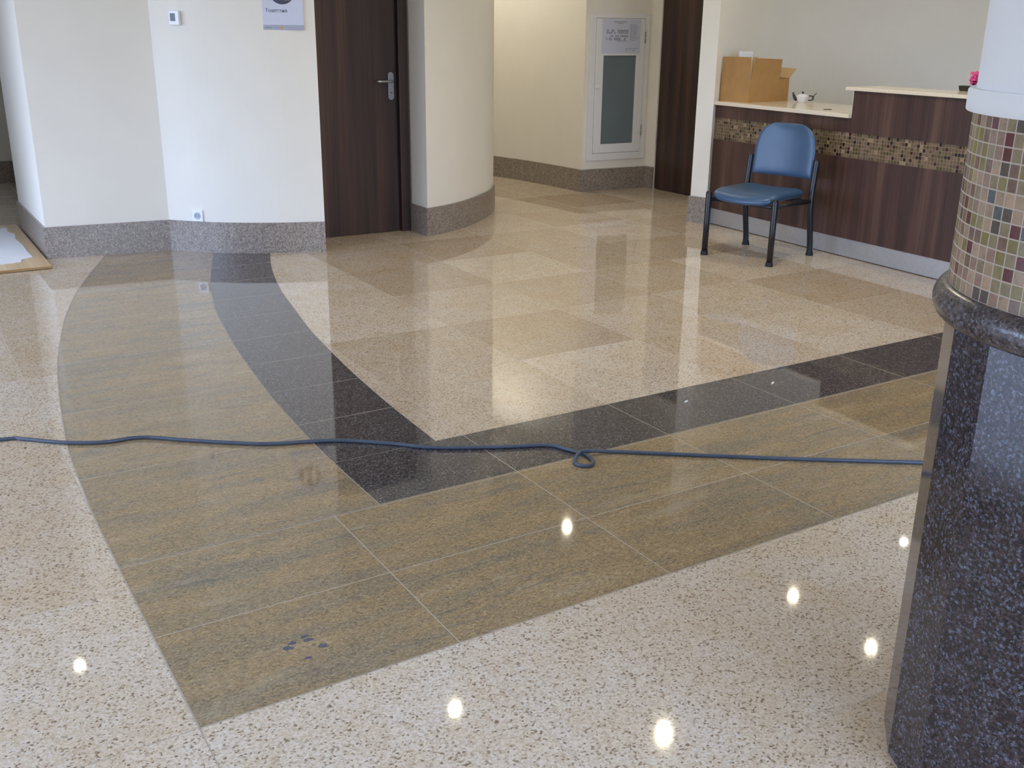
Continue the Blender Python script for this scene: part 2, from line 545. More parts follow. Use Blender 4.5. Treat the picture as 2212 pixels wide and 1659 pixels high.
def lathe(name, prof, mat, parent=None, seg=48, closed=False, smooth_=True, c=(0, 0, 0)):
    bm = bmesh.new()
    bm_lathe(bm, prof, seg, closed, c)
    o = build(name, bm, mat, parent, smooth_=smooth_)
    if smooth_:
        m = o.modifiers.new('edges', 'EDGE_SPLIT')
        m.split_angle = radians(40)
    return o

# ------------------------------------------------------------------ floor
def floor():
    bm = bmesh.new()
    slots = ['beige_in', 'black', 'black_curve', 'olive', 'olive_curve', 'beige_front', 'beige_left', 'grout']
    inner, bo, oo, om = smooth(INNER), smooth(BLACK_OUT), smooth(OLIVE_OUT), smooth(OLIVE_MID)
    XR = X1 + 0.3
    def face(pts, slot):
        f = bm.faces.new([bm.verts.new((p[0], p[1], 0.0)) for p in pts])
        f.normal_update()
        if f.normal.z < 0:
            f.normal_flip()
        f.material_index = slots.index(slot)
        return f
    fs = []
    fs.append(face(inner + [(XR, YD), (XR, Y1 + 0.3), (1.2, Y1 + 0.3)], 'beige_in'))
    # straight black band and its curved continuation (joint on the inner corner's line)
    cut = [p for p in bo if p[1] > YD]
    fs.append(face([(0.163, YC), (XR, YC), (XR, YD), (0.581, YD), (cut[-1][0], YD)], 'black'))
    fs.append(face(cut + [(cut[-1][0], YD)] + inner[::-1] + [(1.2, Y1 + 0.3), (0.86, Y1 + 0.3)], 'black_curve'))
    fs.append(face([(-0.671, YB), (XR, YB), (XR, YC), (0.163, YC), (-0.671, YC)], 'olive'))
    cutb = [p for p in oo if p[1] > YC + 1e-6]
    fs.append(face(cutb + [(-0.671, YC), (0.163, YC)] + bo[::-1][1:] + [(0.86, Y1 + 0.3), (0.21, Y1 + 0.3)], 'olive_curve'))
    fs.append(face([(-0.671, Y0 - 0.3), (XR, Y0 - 0.3), (XR, YB), (-0.671, YB)], 'beige_front'))
    fs.append(face([(X0 - 0.3, Y0 - 0.3), (-0.671, Y0 - 0.3)] + oo[::-1] + [(0.21, Y1 + 0.3), (X0 - 0.3, Y1 + 0.3)], 'beige_left'))
    bmesh.ops.triangulate(bm, faces=fs)
    # mortar joints between the stones
    def joint(pts, w):
        a, b = offset(pts, w / 2), offset(pts, -w / 2)
        for i in range(len(pts) - 1):
            f = bm.faces.new([bm.verts.new((q[0], q[1], 0.0004)) for q in (a[i], a[i + 1], b[i + 1], b[i])])
            f.normal_update()
            if f.normal.z < 0:
                f.normal_flip()
            f.material_index = slots.index('grout')
    joint(inner, 0.0026)
    joint(bo, 0.0026)
    joint(oo, 0.0040)
    joint(om, 0.0014)
    joint([(0.581, YD), (XR, YD)], 0.0026)
    joint([(0.163, YC), (XR, YC)], 0.0026)
    joint([(-0.671, YB), (XR, YB)], 0.0034)
    joint([(-0.671, YB), (-0.671, Y0)], 0.0030)
    me = bpy.data.meshes.new('floor')
    bm.to_mesh(me)
    bm.free()
    for s in slots:
        me.materials.append(MAT[s])
    o = link('floor', me)
    struct(o)
floor()

# ------------------------------------------------------------------ walls
SK = 0.015          # the skirting stands this far in front of the plaster
SH = 0.212          # skirting height
def arc_pts(c, r, a0, a1, n):
    return [(c[0] + r * cos(radians(a0 + (a1 - a0) * i / n)), c[1] + r * sin(radians(a0 + (a1 - a0) * i / n))) for i in range(n + 1)]

# visible skirting lines, travelling left to right (room on the right-hand side)
A_LINE = [(1.527, 6.70), (-0.188, 6.69), (-0.183, 5.41), (0.617, 5.321)]
B_LINE = smooth([(0.617, 5.321), (0.80, 5.130), (1.0, 4.982), (1.25, 4.850), (1.541, 4.744)], 5)
C_LINE = [(2.424, 5.215), (2.419, 4.905)]
CURVE = smooth([(2.419, 4.905), (2.58, 4.961), (2.76, 5.045), (2.95, 5.170), (3.127, 5.315), (3.30, 5.477), (3.448, 5.658), (3.62, 5.93), (3.74, 6.25), (3.80, 6.6), (3.81, 7.2), (3.81, Y1)], 4)
D_LINE = [(4.583, Y1), (4.583, 7.595)] + smooth([(4.583, 7.595), (4.66, 7.25), (4.705, 6.906), (4.738, 6.55), (4.753, 6.207)], 4)[1:]
N_LINE = [(4.753, 6.207), (5.506, 6.162), (5.521, 6.06)]

left_skirt = A_LINE + B_LINE[1:]
lw = offset(left_skirt, -SK)
wl_ = prism('wall_left', lw + [(1.527, 5.27)], 0, HC, 'wall')
struct(wl_)
struct(ribbon('baseboard_left', left_skirt, SK, 0, SH, 'skirt'))
mid_skirt = C_LINE + CURVE[1:]
mw = offset(mid_skirt, -SK)
struct(prism('wall_middle', mw + [(2.439, Y1)], 0, HC, 'wall'))
struct(ribbon('baseboard_middle', mid_skirt, SK, 0, SH, 'skirt'))
struct(box('wall_over_door', 1.527, 2.439, 5.17, 5.27, 2.12, HC, 'wall'))
cor_skirt = D_LINE + N_LINE[1:]
cw = offset(cor_skirt, -SK)
struct(prism('wall_corridor', cw + [(5.536, 6.06), (5.72, 6.06), (5.72, Y1), (4.6, Y1)], 0, HC, 'wall'))
struct(ribbon('baseboard_corridor', cor_skirt, SK, 0, SH, 'skirt'))
# pier between the second door and the reception, and the wall running back from it
struct(prism('wall_pier', [(4.627, 4.463), (4.672, 4.314), (5.05, 4.475), (5.57, 4.95), (5.57, 5.10), (5.53, 5.10)], 0, HC, 'wall'))
RECEP = smooth([(5.05, 4.475), (5.45, 4.64), (5.85, 4.68), (6.25, 4.55), (6.6, 4.2), (6.82, 3.6), (6.93, 2.8), (6.97, 1.5), (6.97, 0.0)], 8)
struct(prism('wall_reception', RECEP + [(X1 + 0.1, 0.0), (X1 + 0.1, 5.1), (5.57, 4.95)], 0, HC, 'wall'))
struct(prism('baseboard_pier', [(4.610, 4.473), (4.627, 4.463), (4.672, 4.314), (4.72, 4.333), (4.727, 4.318), (4.658, 4.2985)], 0, SH, 'skirt'))
struct(box('wall_over_second_door', 5.536, 5.70, 5.06, 6.06, 2.12, HC, 'wall'))
struct(box('wall_passage_occluder', -1.45, -1.3, 5.75, Y1, 0, HC, 'wall'))  # unseen partition, added to keep side window light off the left wall's end
struct(box('wall_right', X1, X1 + 0.15, Y0, Y1, 0, HC, 'wall'))
# far wall with the corridor window, left wall and back wall with their window openings
def wall_with_window(name, axis, at, a0, a1, w0, w1, z0, z1, th):
    bm = bmesh.new()
    def bx(u0, u1, za, zb):
        if axis == 'x':
            bm_box(bm, u0, u1, at, at + th, za, zb)
        else:
            bm_box(bm, at, at + th, u0, u1, za, zb)
    bx(a0, w0, 0, HC)
    bx(w1, a1, 0, HC)
    bx(w0, w1, 0, z0)
    bx(w0, w1, z1, HC)
    struct(build(name, bm, 'wall'))
wall_with_window('wall_far', 'x', Y1, X0 - 0.15, X1 + 0.15, -1.25, -0.235, 1.30, 1.76, 0.15)
wall_with_window('wall_window', 'y', X0 - 0.15, Y0, Y1, 0.4, 6.6, 0.5, 2.4, 0.15)
wall_with_window('wall_back', 'x', Y0 - 0.15, X0 - 0.15, X1 + 0.15, -1.4, 3.0, 0.1, 2.7, 0.15)
LAMPS = [(-0.39, 5.04), (1.71, 3.21), (2.77, 2.27), (4.77, 2.25), (4.82, 3.09), (3.91, 5.06), (6.40, 3.25), (4.15, 7.2), (4.15, 8.6)]
def ceiling():
    bm = bmesh.new()
    def ring(pts):
        vs = [bm.verts.new((x, y, HC)) for x, y in pts]
        return [bm.edges.new((vs[i], vs[(i + 1) % len(vs)])) for i in range(len(vs))]
    ed = ring([(X0 - 0.15, Y0 - 0.15), (X1 + 0.15, Y0 - 0.15), (X1 + 0.15, Y1 + 0.15), (X0 - 0.15, Y1 + 0.15)])
    for x, y in LAMPS:
        ed += ring([(x + 0.05 * cos(2 * pi * k / 24), y + 0.05 * sin(2 * pi * k / 24)) for k in range(24)])
    bmesh.ops.triangle_fill(bm, use_beauty=True, use_dissolve=False, edges=ed)
    hole = [f for f in bm.faces if any((f.calc_center_median().xy - Vector(l)).length < 0.046 for l in LAMPS)]
    bmesh.ops.delete(bm, geom=hole, context='FACES')
    r = bmesh.ops.extrude_face_region(bm, geom=list(bm.faces))
    bmesh.ops.translate(bm, verts=[v for v in r['geom'] if isinstance(v, bmesh.types.BMVert)], vec=(0, 0, 0.12))
    struct(build('ceiling', bm, 'ceil'))
ceiling()
struct(ribbon('baseboard_far', [(X0, Y1 - SK), (2.43, Y1 - SK)], SK, 0, SH, 'skirt'))

def window(name, axis, at, a0, a1, z0, z1, n):
    bm = bmesh.new()
    t, d = 0.03, 0.05
    def bx(u0, u1, za, zb):
        if axis == 'x':
            bm_box(bm, u0, u1, at - d / 2, at + d / 2, za, zb)
        else:
            bm_box(bm, at - d / 2, at + d / 2, u0, u1, za, zb)
    bx(a0, a1, z0, z0 + 2 * t)
    bx(a0, a1, z1 - 2 * t, z1)
    for i in range(n + 1):
        u = a0 + (a1 - a0) * i / n
        bx(max(a0, u - t), min(a1, u + t), z0, z1)
    struct(build(name, bm, 'white'))
window('window_1', 'y', X0 - 0.08, 0.4, 6.6, 0.5, 2.4, 4)
window('window_2', 'x', Y0 - 0.08, -1.4, 3.0, 0.1, 2.7, 4)
window('window_3', 'x', Y1 + 0.08, -1.25, -0.235, 1.30, 1.76, 2)

# ------------------------------------------------------------------ doors
def door_one():
    d = struct(bpy.data.objects.new('door_1', None))
    COL.objects.link(d)
    d.location = (1.56, 5.22, 0)
    box('door_leaf', 0.0, 0.775, 0.0, 0.042, 0.006, 2.08, 'door', d)
    bm = bmesh.new()
    bm_box(bm, 0.788, 0.862, -0.035, 0.045, 0, 2.12)
    bm_box(bm, -0.03, 0.862, -0.035, 0.045, 2.085, 2.14)
    bm_box(bm, 0.776, 0.80, 0.012, 0.045, 0, 2.09)
    build('door_frame', bm, 'door', d, bevel=0.003)
    # handle: rounded plate, curved lever, keyhole
    def plate(w, h, y0, y1, cx, cz):
        pts = []
        r = w / 2
        for k in range(13):
            a = pi * k / 12
            pts.append((cx + r * cos(a), cz + h / 2 - r + r * sin(a)))
        for k in range(13):
            a = pi + pi * k / 12
            pts.append((cx + r * cos(a), cz - h / 2 + r + r * sin(a)))
        bm = bmesh.new()
        bm_prism(bm, pts, -y0, -y1, Matrix.Rotation(pi / 2, 4, 'X'))
        return bm
    pl = build('handle_plate', plate(0.046, 0.20, -0.010, 0.0, 0.735, 1.085), 'steel', d, bevel=0.002)
    bm = bmesh.new()
    path = smooth([(0.735, -0.008, 1.121), (0.735, -0.04, 1.121), (0.722, -0.052, 1.121), (0.69, -0.054, 1.121), (0.64, -0.054, 1.121), (0.617, -0.05, 1.121), (0.608, -0.04, 1.121)], 5)
    bm_tube(bm, path, 0.0095, 12)
    build('handle_lever', bm, 'steel', d, smooth_=True)
    box('keyhole', 0.729, 0.741, -0.0125, -0.009, 1.035, 1.042, 'dark', pl)
door_one()
def door_two():
    d = struct(bpy.data.objects.new('door_2', None))
    COL.objects.link(d)
    d.location = (5.548, 5.1, 0)
    box('door_leaf', 0.0, 0.042, 0.0, 0.955, 0.008, 2.10, 'door', d)
    box('door_hinge', -0.006, 0.002, 0.945, 0.957, 0.43, 0.56, 'steel', d)
door_two()

# ------------------------------------------------------------------ wall fittings
def wall_frame(origin, along):
    """matrix: local x along the wall (left to right seen from the room), y up, z out of the wall"""
    a = Vector((along[0], along[1], 0)).normalized()
    u = Vector((0, 0, 1))
    n = a.cross(u)
    o = Vector(origin)
    return Matrix(((a.x, u.x, n.x, o.x), (a.y, u.y, n.y, o.y), (a.z, u.z, n.z, o.z), (0, 0, 0, 1)))

def text_mesh(name, body, size, mtx, mat, parent, depth=0.0006):
    cu = bpy.data.curves.new(name, 'FONT')
    cu.body, cu.size, cu.extrude = body, size, depth
    tmp = bpy.data.objects.new(name + '_tmp', cu)
    COL.objects.link(tmp)
    bpy.context.view_layer.update()
    dg = bpy.context.evaluated_depsgraph_get()
    me = bpy.data.meshes.new_from_object(tmp.evaluated_get(dg))
    bpy.data.objects.remove(tmp)
    o = link(name, me, None, parent)
    me.materials.clear()
    me.materials.append(MAT[mat])
    o.matrix_local = mtx
    return o

# toilet sign (only its lower half is inside the picture)
def toilet_sign():
    s = thing('toilet_sign', 'white toilet sign with dark round pictogram, on the cream wall left of the dark door', 'sign')
    p0, p1 = Vector((1.236, 4.882)), Vector((1.476, 4.778))
    s.matrix_world = wall_frame((p0.x - 0.0, p0.y, 1.475), p1 - p0)
    W, Hh = 0.262, 0.36
    box('panel', 0, W, 0.028, Hh, -0.006, 0.010, 'sign', s, bevel=0.002)
    g = box('grey_strip', 0, W, 0.0, 0.028, -0.006, 0.010, 'sign_grey', s, bevel=0.002)
    bm = bmesh.new()
    bm_lathe(bm, [(0.0, 0.0108), (0.082, 0.0108), (0.082, 0.0098), (0.0, 0.0098)], 48)
    bmesh.ops.translate(bm, verts=bm.verts, vec=(W / 2, 0.238, 0))
    pic = build('pictogram', bm, 'ink', s)
    bm = bmesh.new()
    for cx, sk in ((-0.032, False), (0.032, True)):
        c = W / 2 + cx
        bm_lathe(bm, [(0, 0.0114), (0.010, 0.0114), (0.010, 0.0106), (0, 0.0106)], 20, c=(c, 0.291, 0))
        body = [(-0.014, 0.278), (0.014, 0.278), (0.018, 0.235), (0.009, 0.235), (-0.009, 0.235), (-0.018, 0.235)]
        if sk:
            body = [(-0.012, 0.278), (0.012, 0.278), (0.026, 0.212), (-0.026, 0.212)]
        bm_prism(bm, [(c + x, y) for x, y in body], 0.0106, 0.0114)
        for q in (-0.0085, 0.0085):
            bm_prism(bm, [(c + q - 0.0058, 0.182), (c + q + 0.0058, 0.182), (c + q + 0.0058, 0.236), (c + q - 0.0058, 0.236)], 0.0105, 0.0113)
    build('figures', bm, 'white', pic)
    text_mesh('lettering', 'Тоалетна', 0.031, Matrix.Translation((0.020, 0.108, 0.0104)), 'ink', s)
    bm = bmesh.new()
    for i in range(3):
        bm_box(bm, 0.016 + 0.014 * i, 0.027 + 0.014 * i, 0.010, 0.018, 0.0098, 0.0106)
    build('strip_print', bm, 'ink_pale', g)
    bm = bmesh.new()
    bm_lathe(bm, [(0, 0.0106), (0.010, 0.0106), (0.010, 0.0098), (0, 0.0098)], 24, c=(0.118, 0.014, 0))
    build('emblem', bm, 'orange', g)
toilet_sign()

def thermostat():
    s = thing('thermostat', 'small white wall thermostat with a dark screen, on the cream wall beside the inner corner', 'thermostat')
    s.matrix_world = wall_frame((0.731, 5.214, 1.497), (0.055, -0.052))
    box('housing', 0, 0.072, 0, 0.088, 0, 0.028, 'white_plastic', s, bevel=0.004)
    box('screen', 0.011, 0.047, 0.024, 0.072, 0.0275, 0.0290, 'screen', s, bevel=0.0008)
thermostat()

def outlet():
    s = thing('power_outlet', 'white power outlet just above the stone skirting, below the thermostat', 'power outlet')
    s.matrix_world = wall_frame((0.752, 5.194, 0.2125), (0.055, -0.052))
    box('plate', 0, 0.080, 0, 0.080, 0, 0.010, 'white_plastic', s, bevel=0.003)
    bm = bmesh.new()
    bm_lathe(bm, [(0.021, 0.013), (0.023, 0.013), (0.0235, 0.009), (0.019, 0.009), (0.0185, 0.0105), (0.0, 0.0105), ], 32, c=(0.04, 0.040, 0))
    sk = build('socket', bm, 'sign_grey', s, smooth_=False)
    bm = bmesh.new()
    for dx in (-0.0095, 0.0095):
        bm_lathe(bm, [(0, 0.0112), (0.0027, 0.0112), (0.0027, 0.0104), (0, 0.0104)], 12, c=(0.04 + dx, 0.04, 0))
    build('pin_hole', bm, 'ink', sk)
outlet()

def hose_cabinet():
    s = thing('fire_hose_cabinet', 'white fire hose cabinet with a tall dark glass pane, recessed in the corridor wall', 'cabinet')
    n0, n1 = Vector((4.753, 6.207)), Vector((5.506, 6.162))
    t = (n1 - n0).normalized()
    nrm = Vector((t.y, -t.x))
    o = n0 - nrm * SK
    s.matrix_world = wall_frame((o.x, o.y, 0.0), t)
    def ring(name, x0, x1, z0, z1, ix0, ix1, iz0, iz1, d0, d1, mat, par, bev=0.003):
        bm = bmesh.new()
        bm_box(bm, x0, ix0, z0, z1, d0, d1)
        bm_box(bm, ix1, x1, z0, z1, d0, d1)
        bm_box(bm, ix0, ix1, z0, iz0, d0, d1)
        bm_box(bm, ix0, ix1, iz1, z1, d0, d1)
        return build(name, bm, mat, par, bevel=bev)
    ring('frame', 0.055, 0.725, 0.295, 1.645, 0.118, 0.668, 0.363, 1.600, -0.002, 0.022, 'white', s)
    dr = ring('door', 0.121, 0.665, 0.366, 1.597, 0.205, 0.580, 0.450, 1.266, 0.0, 0.030, 'white', s)
    box('glass', 0.207, 0.578, 0.452, 1.264, 0.008, 0.016, 'glass_dark', dr)
    bm = bmesh.new()
    bm_box(bm, 0.118, 0.160, 0.972, 1.000, 0.029, 0.050)
    bm_lathe(bm, [(0, 0.052), (0.016, 0.050), (0.018, 0.036), (0.018, 0.029), (0, 0.029)], 20, c=(0.150, 0.986, 0))
    build('latch', bm, 'white_plastic', dr, bevel=0.003)
    for z in (1.43, 0.57):
        bm = bmesh.new()
        for k in (-1, 1):
            bm_tube(bm, [(0.668, z + k * 0.004, 0.031), (0.668, z + k * 0.052, 0.031)], 0.006, 10)
        build('hinge', bm, 'steel', s, smooth_=True)
    # printed plan taped on the cabinet door
    e = thing('evacuation_plan', 'white printed evacuation plan fixed on the cabinet door above its glass pane', 'paper notice')
    e.matrix_world = s.matrix_world @ Matrix.Translation((0.175, 1.285, 0.0312))
    box('sheet', 0, 0.435, 0, 0.305, 0, 0.0012, 'sign', e)
    rnd = random.Random(4)
    bm = bmesh.new()
    def r(x0, x1, y0, y1):
        bm_box(bm, x0, x1, y0, y1, 0.0010, 0.0018)
    r(0.13, 0.27, 0.279, 0.286); r(0.17, 0.23, 0.266, 0.272)
    build('title_print', bm, 'ink_pale', e)
    bm = bmesh.new()
    for row, (ya, yb) in enumerate(((0.195, 0.215), (0.178, 0.192), (0.148, 0.166), (0.120, 0.142))):
        x = 0.05
        while x < 0.29:
            w = rnd.uniform(0.008, 0.020)
            if rnd.random() < 0.78:
                r(x, x + w, ya, yb - 0.002 * rnd.random())
                r(x, x + w, ya, ya + 0.0015)
            x += w + 0.004
        if row == 1:
            build('floor_plan_print', bm, 'ink_pale', e)
            bm = bmesh.new()
    r(0.165, 0.285, 0.109, 0.115)
    build('floor_plan_print', bm, 'ink_pale', e)
    bm = bmesh.new()
    for i in range(12):
        y = 0.262 - 0.0125 * i
        r(0.315, 0.335, y - 0.006, y); r(0.34, 0.34 + 0.03 + 0.04 * rnd.random(), y - 0.005, y - 0.001)
    build('legend_print', bm, 'ink_pale', e)
    bm = bmesh.new()
    for i in range(5):
        r(0.27 + 0.028 * i, 0.29 + 0.028 * i, 0.040, 0.046)
    r(0.275, 0.287, 0.022, 0.032); r(0.355, 0.366, 0.022, 0.032)
    build('symbol_print', bm, 'ink_pale', e)
hose_cabinet()

# ------------------------------------------------------------------ reception counter
CT0, CT1 = Vector((4.700, 4.318)), Vector((4.615, 1.95))
ct_dir = (CT1 - CT0).normalized()
ct_ang = atan2(ct_dir.y, ct_dir.x)
def counter():
    s = thing('reception_counter', 'dark walnut reception counter with mosaic band, cream worktops and a raised right section', 'counter', (CT0.x, CT0.y, 0), ct_ang)
    # local x along the counter (towards the column), local y away from the room
    LEN, STEP = 3.9, 1.40
    T = 0.945           # underside of the low worktop
    bm = bmesh.new()
    bm_box(bm, 0.0, LEN, 0.004, 0.030, 0.130, 0.682)
    build('lower_panel', bm, 'counter', s)
    bm = bmesh.new()
    bm_box(bm, 0.0, STEP, 0.004, 0.030, 0.850, T)
    build('upper_panel', bm, 'counter', s)
    bm = bmesh.new()
    bm_box(bm, STEP + 0.004, LEN, 0.002, 0.030, 0.850, 1.127)
    build('raised_panel', bm, 'counter', s)
    box('raised_panel_edge', STEP, STEP + 0.004, 0.002, 0.030, T, 1.127, 'worktop', s)
    # mosaic band
    bm = bmesh.new()
    uvl = bm.loops.layers.uv.new('UVMap')
    x0, x1, y, z0, z1 = 0.0, LEN, 0.010, 0.682, 0.850
    vs = [bm.verts.new(v) for v in ((x0, y, z0), (x1, y, z0), (x1, y, z1), (x0, y, z1))]
    vb = [bm.verts.new((v.co.x, 0.030, v.co.z)) for v in vs]
    fs = [bm.faces.new(vs)] + [bm.faces.new((vs[i], vb[i], vb[(i + 1) % 4], vs[(i + 1) % 4])) for i in range(4)] + [bm.faces.new(vb[::-1])]
    for f in fs:
        for l in f.loops:
            l[uvl].uv = (l.vert.co.x / 0.024, (l.vert.co.z - z0) / 0.024)
    build('mosaic_band', bm, 'mosaic_ctr', s)
    box('kickplate', 0.0, LEN, 0.010, 0.030, 0.006, 0.130, 'kick', s)
    box('shadow_gap', 0.0, LEN, 0.022, 0.030, 0.0, 0.006, 'dark', s)
    # end and back carcass boards
    box('carcass_board', 0.005, 0.025, 0.03, 0.55, 0.0, T, 'counter', s)
    box('carcass_board', STEP - 0.01, STEP + 0.01, 0.03, 0.55, 0.0, T, 'counter', s)
    box('carcass_board', LEN - 0.02, LEN, 0.03, 0.30, 0.0, T, 'counter', s)
    wt = box('low_worktop', 0.0, STEP - 0.004, -0.018, 0.68, T, T + 0.028, 'worktop', s, bevel=0.003)
    box('desk_worktop', STEP + 0.004, LEN, 0.031, 0.68, T, T + 0.028, 'worktop', s, bevel=0.003)
    box('high_worktop', STEP - 0.055, LEN, -0.022, 0.33, 1.127, 1.149, 'worktop', s, bevel=0.003)
    bm = bmesh.new()
    bm_lathe(bm, [(0.024, 0.0), (0.030, 0.0), (0.030, 0.0025), (0.024, 0.0025)], 32, True, (1.03, 0.16, T + 0.028))
    build('cable_grommet', bm, 'dark', wt)
    return s
counter()
ZT = 0.945 + 0.028
def ct(u, v, z=0.0):
    n = Vector((-ct_dir.y, ct_dir.x))
    p = CT0 + ct_dir * u + n * v
    return Vector((p.x, p.y, z))

# open cardboard box on the low worktop
def carton():
    c0 = Vector((4.79, 4.055))                      # near bottom corner
    ex = Vector((0.50, 0.06)).normalized()           # along the right-hand face
    s = thing('cardboard_box', 'open brown cardboard box with raised flaps on the low worktop', 'box', (c0.x, c0.y, ZT), atan2(ex.y, ex.x))
    W, D, Hh, t = 0.49, 0.285, 0.172, 0.005
    bm = bmesh.new()
    bm_box(bm, 0, W, 0, D, 0, t)
    bm_box(bm, 0, W, 0, t, t, Hh)
    bm_box(bm, 0, W, D - t, D, t, Hh)
    bm_box(bm, 0, t, t, D - t, t, Hh)
    bm_box(bm, W - t, W, t, D - t, t, Hh)
    build('body', bm, 'card', s)
    def flap(name, pts, mat, hinge, axis, ang):
        bm = bmesh.new()
        lo = [bm.verts.new((p[0], 0, p[1])) for p in pts]
        hi = [bm.verts.new((p[0], t, p[1])) for p in pts]
        bm.faces.new(lo)
        bm.faces.new(hi[::-1])
        n = len(pts)
        for i in range(n):
            bm.faces.new((lo[i], lo[(i + 1) % n], hi[(i + 1) % n], hi[i]))
        m = Matrix.Translation(hinge) @ Matrix.Rotation(axis, 4, 'Z') @ Matrix.Rotation(ang, 4, 'X')
        bmesh.ops.transform(bm, matrix=m, verts=bm.verts)
        build(name, bm, mat, s)
    # front flap is torn short on the right; left flap upright; the others fall outwards
    flap('flap', [(0.012, 0), (0.365, 0), (0.360, 0.148), (0.030, 0.160)], 'card', (0, 0, Hh), 0, 0.10)
    flap('flap', [(0, 0), (D, 0), (D - 0.006, 0.166), (0.004, 0.163)], 'card', (0, D, Hh), -pi / 2, 0.0)
    flap('flap', [(0.0, 0), (D, 0), (D - 0.03, 0.13), (0.015, 0.12)], 'card_in', (W, 0, Hh), pi / 2, 0.95)
    flap('flap', [(0, 0), (W, 0), (W - 0.06, 0.15), (0.02, 0.16)], 'card_in', (W, D, Hh), pi, 0.25)
    # white packing sheet sticking out
    pk = tag(box('packing_sheet', 0.06, 0.21, 0.16, 0.175, 0.20, 0.375, 'paper', None, bevel=0.002,
                 mtx=Matrix.Identity(4)), 'white foam packing piece sticking up out of the cardboard box', 'packaging')
    pk.matrix_world = Matrix.Translation((c0.x, c0.y, ZT)) @ Matrix.Rotation(atan2(ex.y, ex.x), 4, 'Z')
    for v in pk.data.vertices:
        if v.co.z < 0.25:
            v.co.z = t
carton()

def teapot():
    s = thing('teapot', 'tiny white teapot with dark spout, knob and handle beside the cardboard box', 'teapot', (5.215, 3.90, ZT), 0.0)
    lathe('body', [(0, 0), (0.030, 0), (0.034, 0.004), (0.044, 0.028), (0.050, 0.048), (0.047, 0.052), (0.0, 0.052)], 'porcelain', s, 32)
    ld = lathe('lid', [(0.046, 0.052), (0.040, 0.058), (0.020, 0.066), (0.0, 0.068)], 'porcelain', s, 32)
    bm = bmesh.new()
    bm_lathe(bm, [(0, 0.066), (0.006, 0.068), (0.009, 0.076), (0.006, 0.083), (0, 0.085)], 16)
    build('knob', bm, 'dark', ld, smooth_=True)
    a = Vector((-0.66, 0.75, 0))                      # picture left
    def P(d, z):
        return (a.x * d, a.y * d, z)
    tube('spout', smooth([P(0.040, 0.020), P(0.058, 0.034), P(0.068, 0.056), P(0.075, 0.076)], 4), [0.013] * 5 + [0.010] * 4 + [0.0065] * 4, 'dark', s)
    tube('handle', smooth([P(-0.044, 0.050), P(-0.070, 0.052), P(-0.082, 0.040), P(-0.078, 0.024), P(-0.046, 0.018)], 4), 0.0045, 'dark', s)
    tube('spoon', [P(-0.072, 0.034), P(-0.092, 0.062), P(-0.104, 0.074)], 0.003, 'dark', s)
teapot()

def flower():
    s = thing('potted_flower', 'pink flower in a low dark planter on the high worktop, half hidden by the column', 'flower pot', (4.985, 2.24, 1.149), ct_ang)
    bm = bmesh.new()
    bm_box(bm, -0.10, 0.10, -0.035, 0.035, 0, 0.034)
    for v in bm.verts:
        if v.co.z < 0.01:
            v.co.x *= 0.94
            v.co.y *= 0.85
    build('planter', bm, 'pot_dark', s, bevel=0.006)
    stem = tube('stem', [(-0.012, 0, 0.03), (-0.010, 0.0, 0.075), (-0.014, 0, 0.12)], 0.004, 'leaf', s, 8)
    rnd = random.Random(8)
    bm = bmesh.new()
    for i in range(60):
        z = 0.048 + 0.072 * rnd.random()
        rr = 0.030 * (0.45 + 0.55 * sin((z - 0.04) / 0.09 * pi)) * rnd.random() ** 0.5
        a = rnd.uniform(0, 2 * pi)
        m = Matrix.Translation((-0.014 + rr * cos(a), rr * sin(a), z)) @ Matrix.Rotation(a, 4, 'Z') @ Matrix.Rotation(rnd.uniform(0.3, 1.2), 4, 'Y') @ Matrix.Diagonal((1.0, 0.8, 0.45, 1))
        bmesh.ops.create_icosphere(bm, subdivisions=2, radius=0.0125, matrix=m)
    build('blossom', bm, 'pink', s, smooth_=True)
flower()

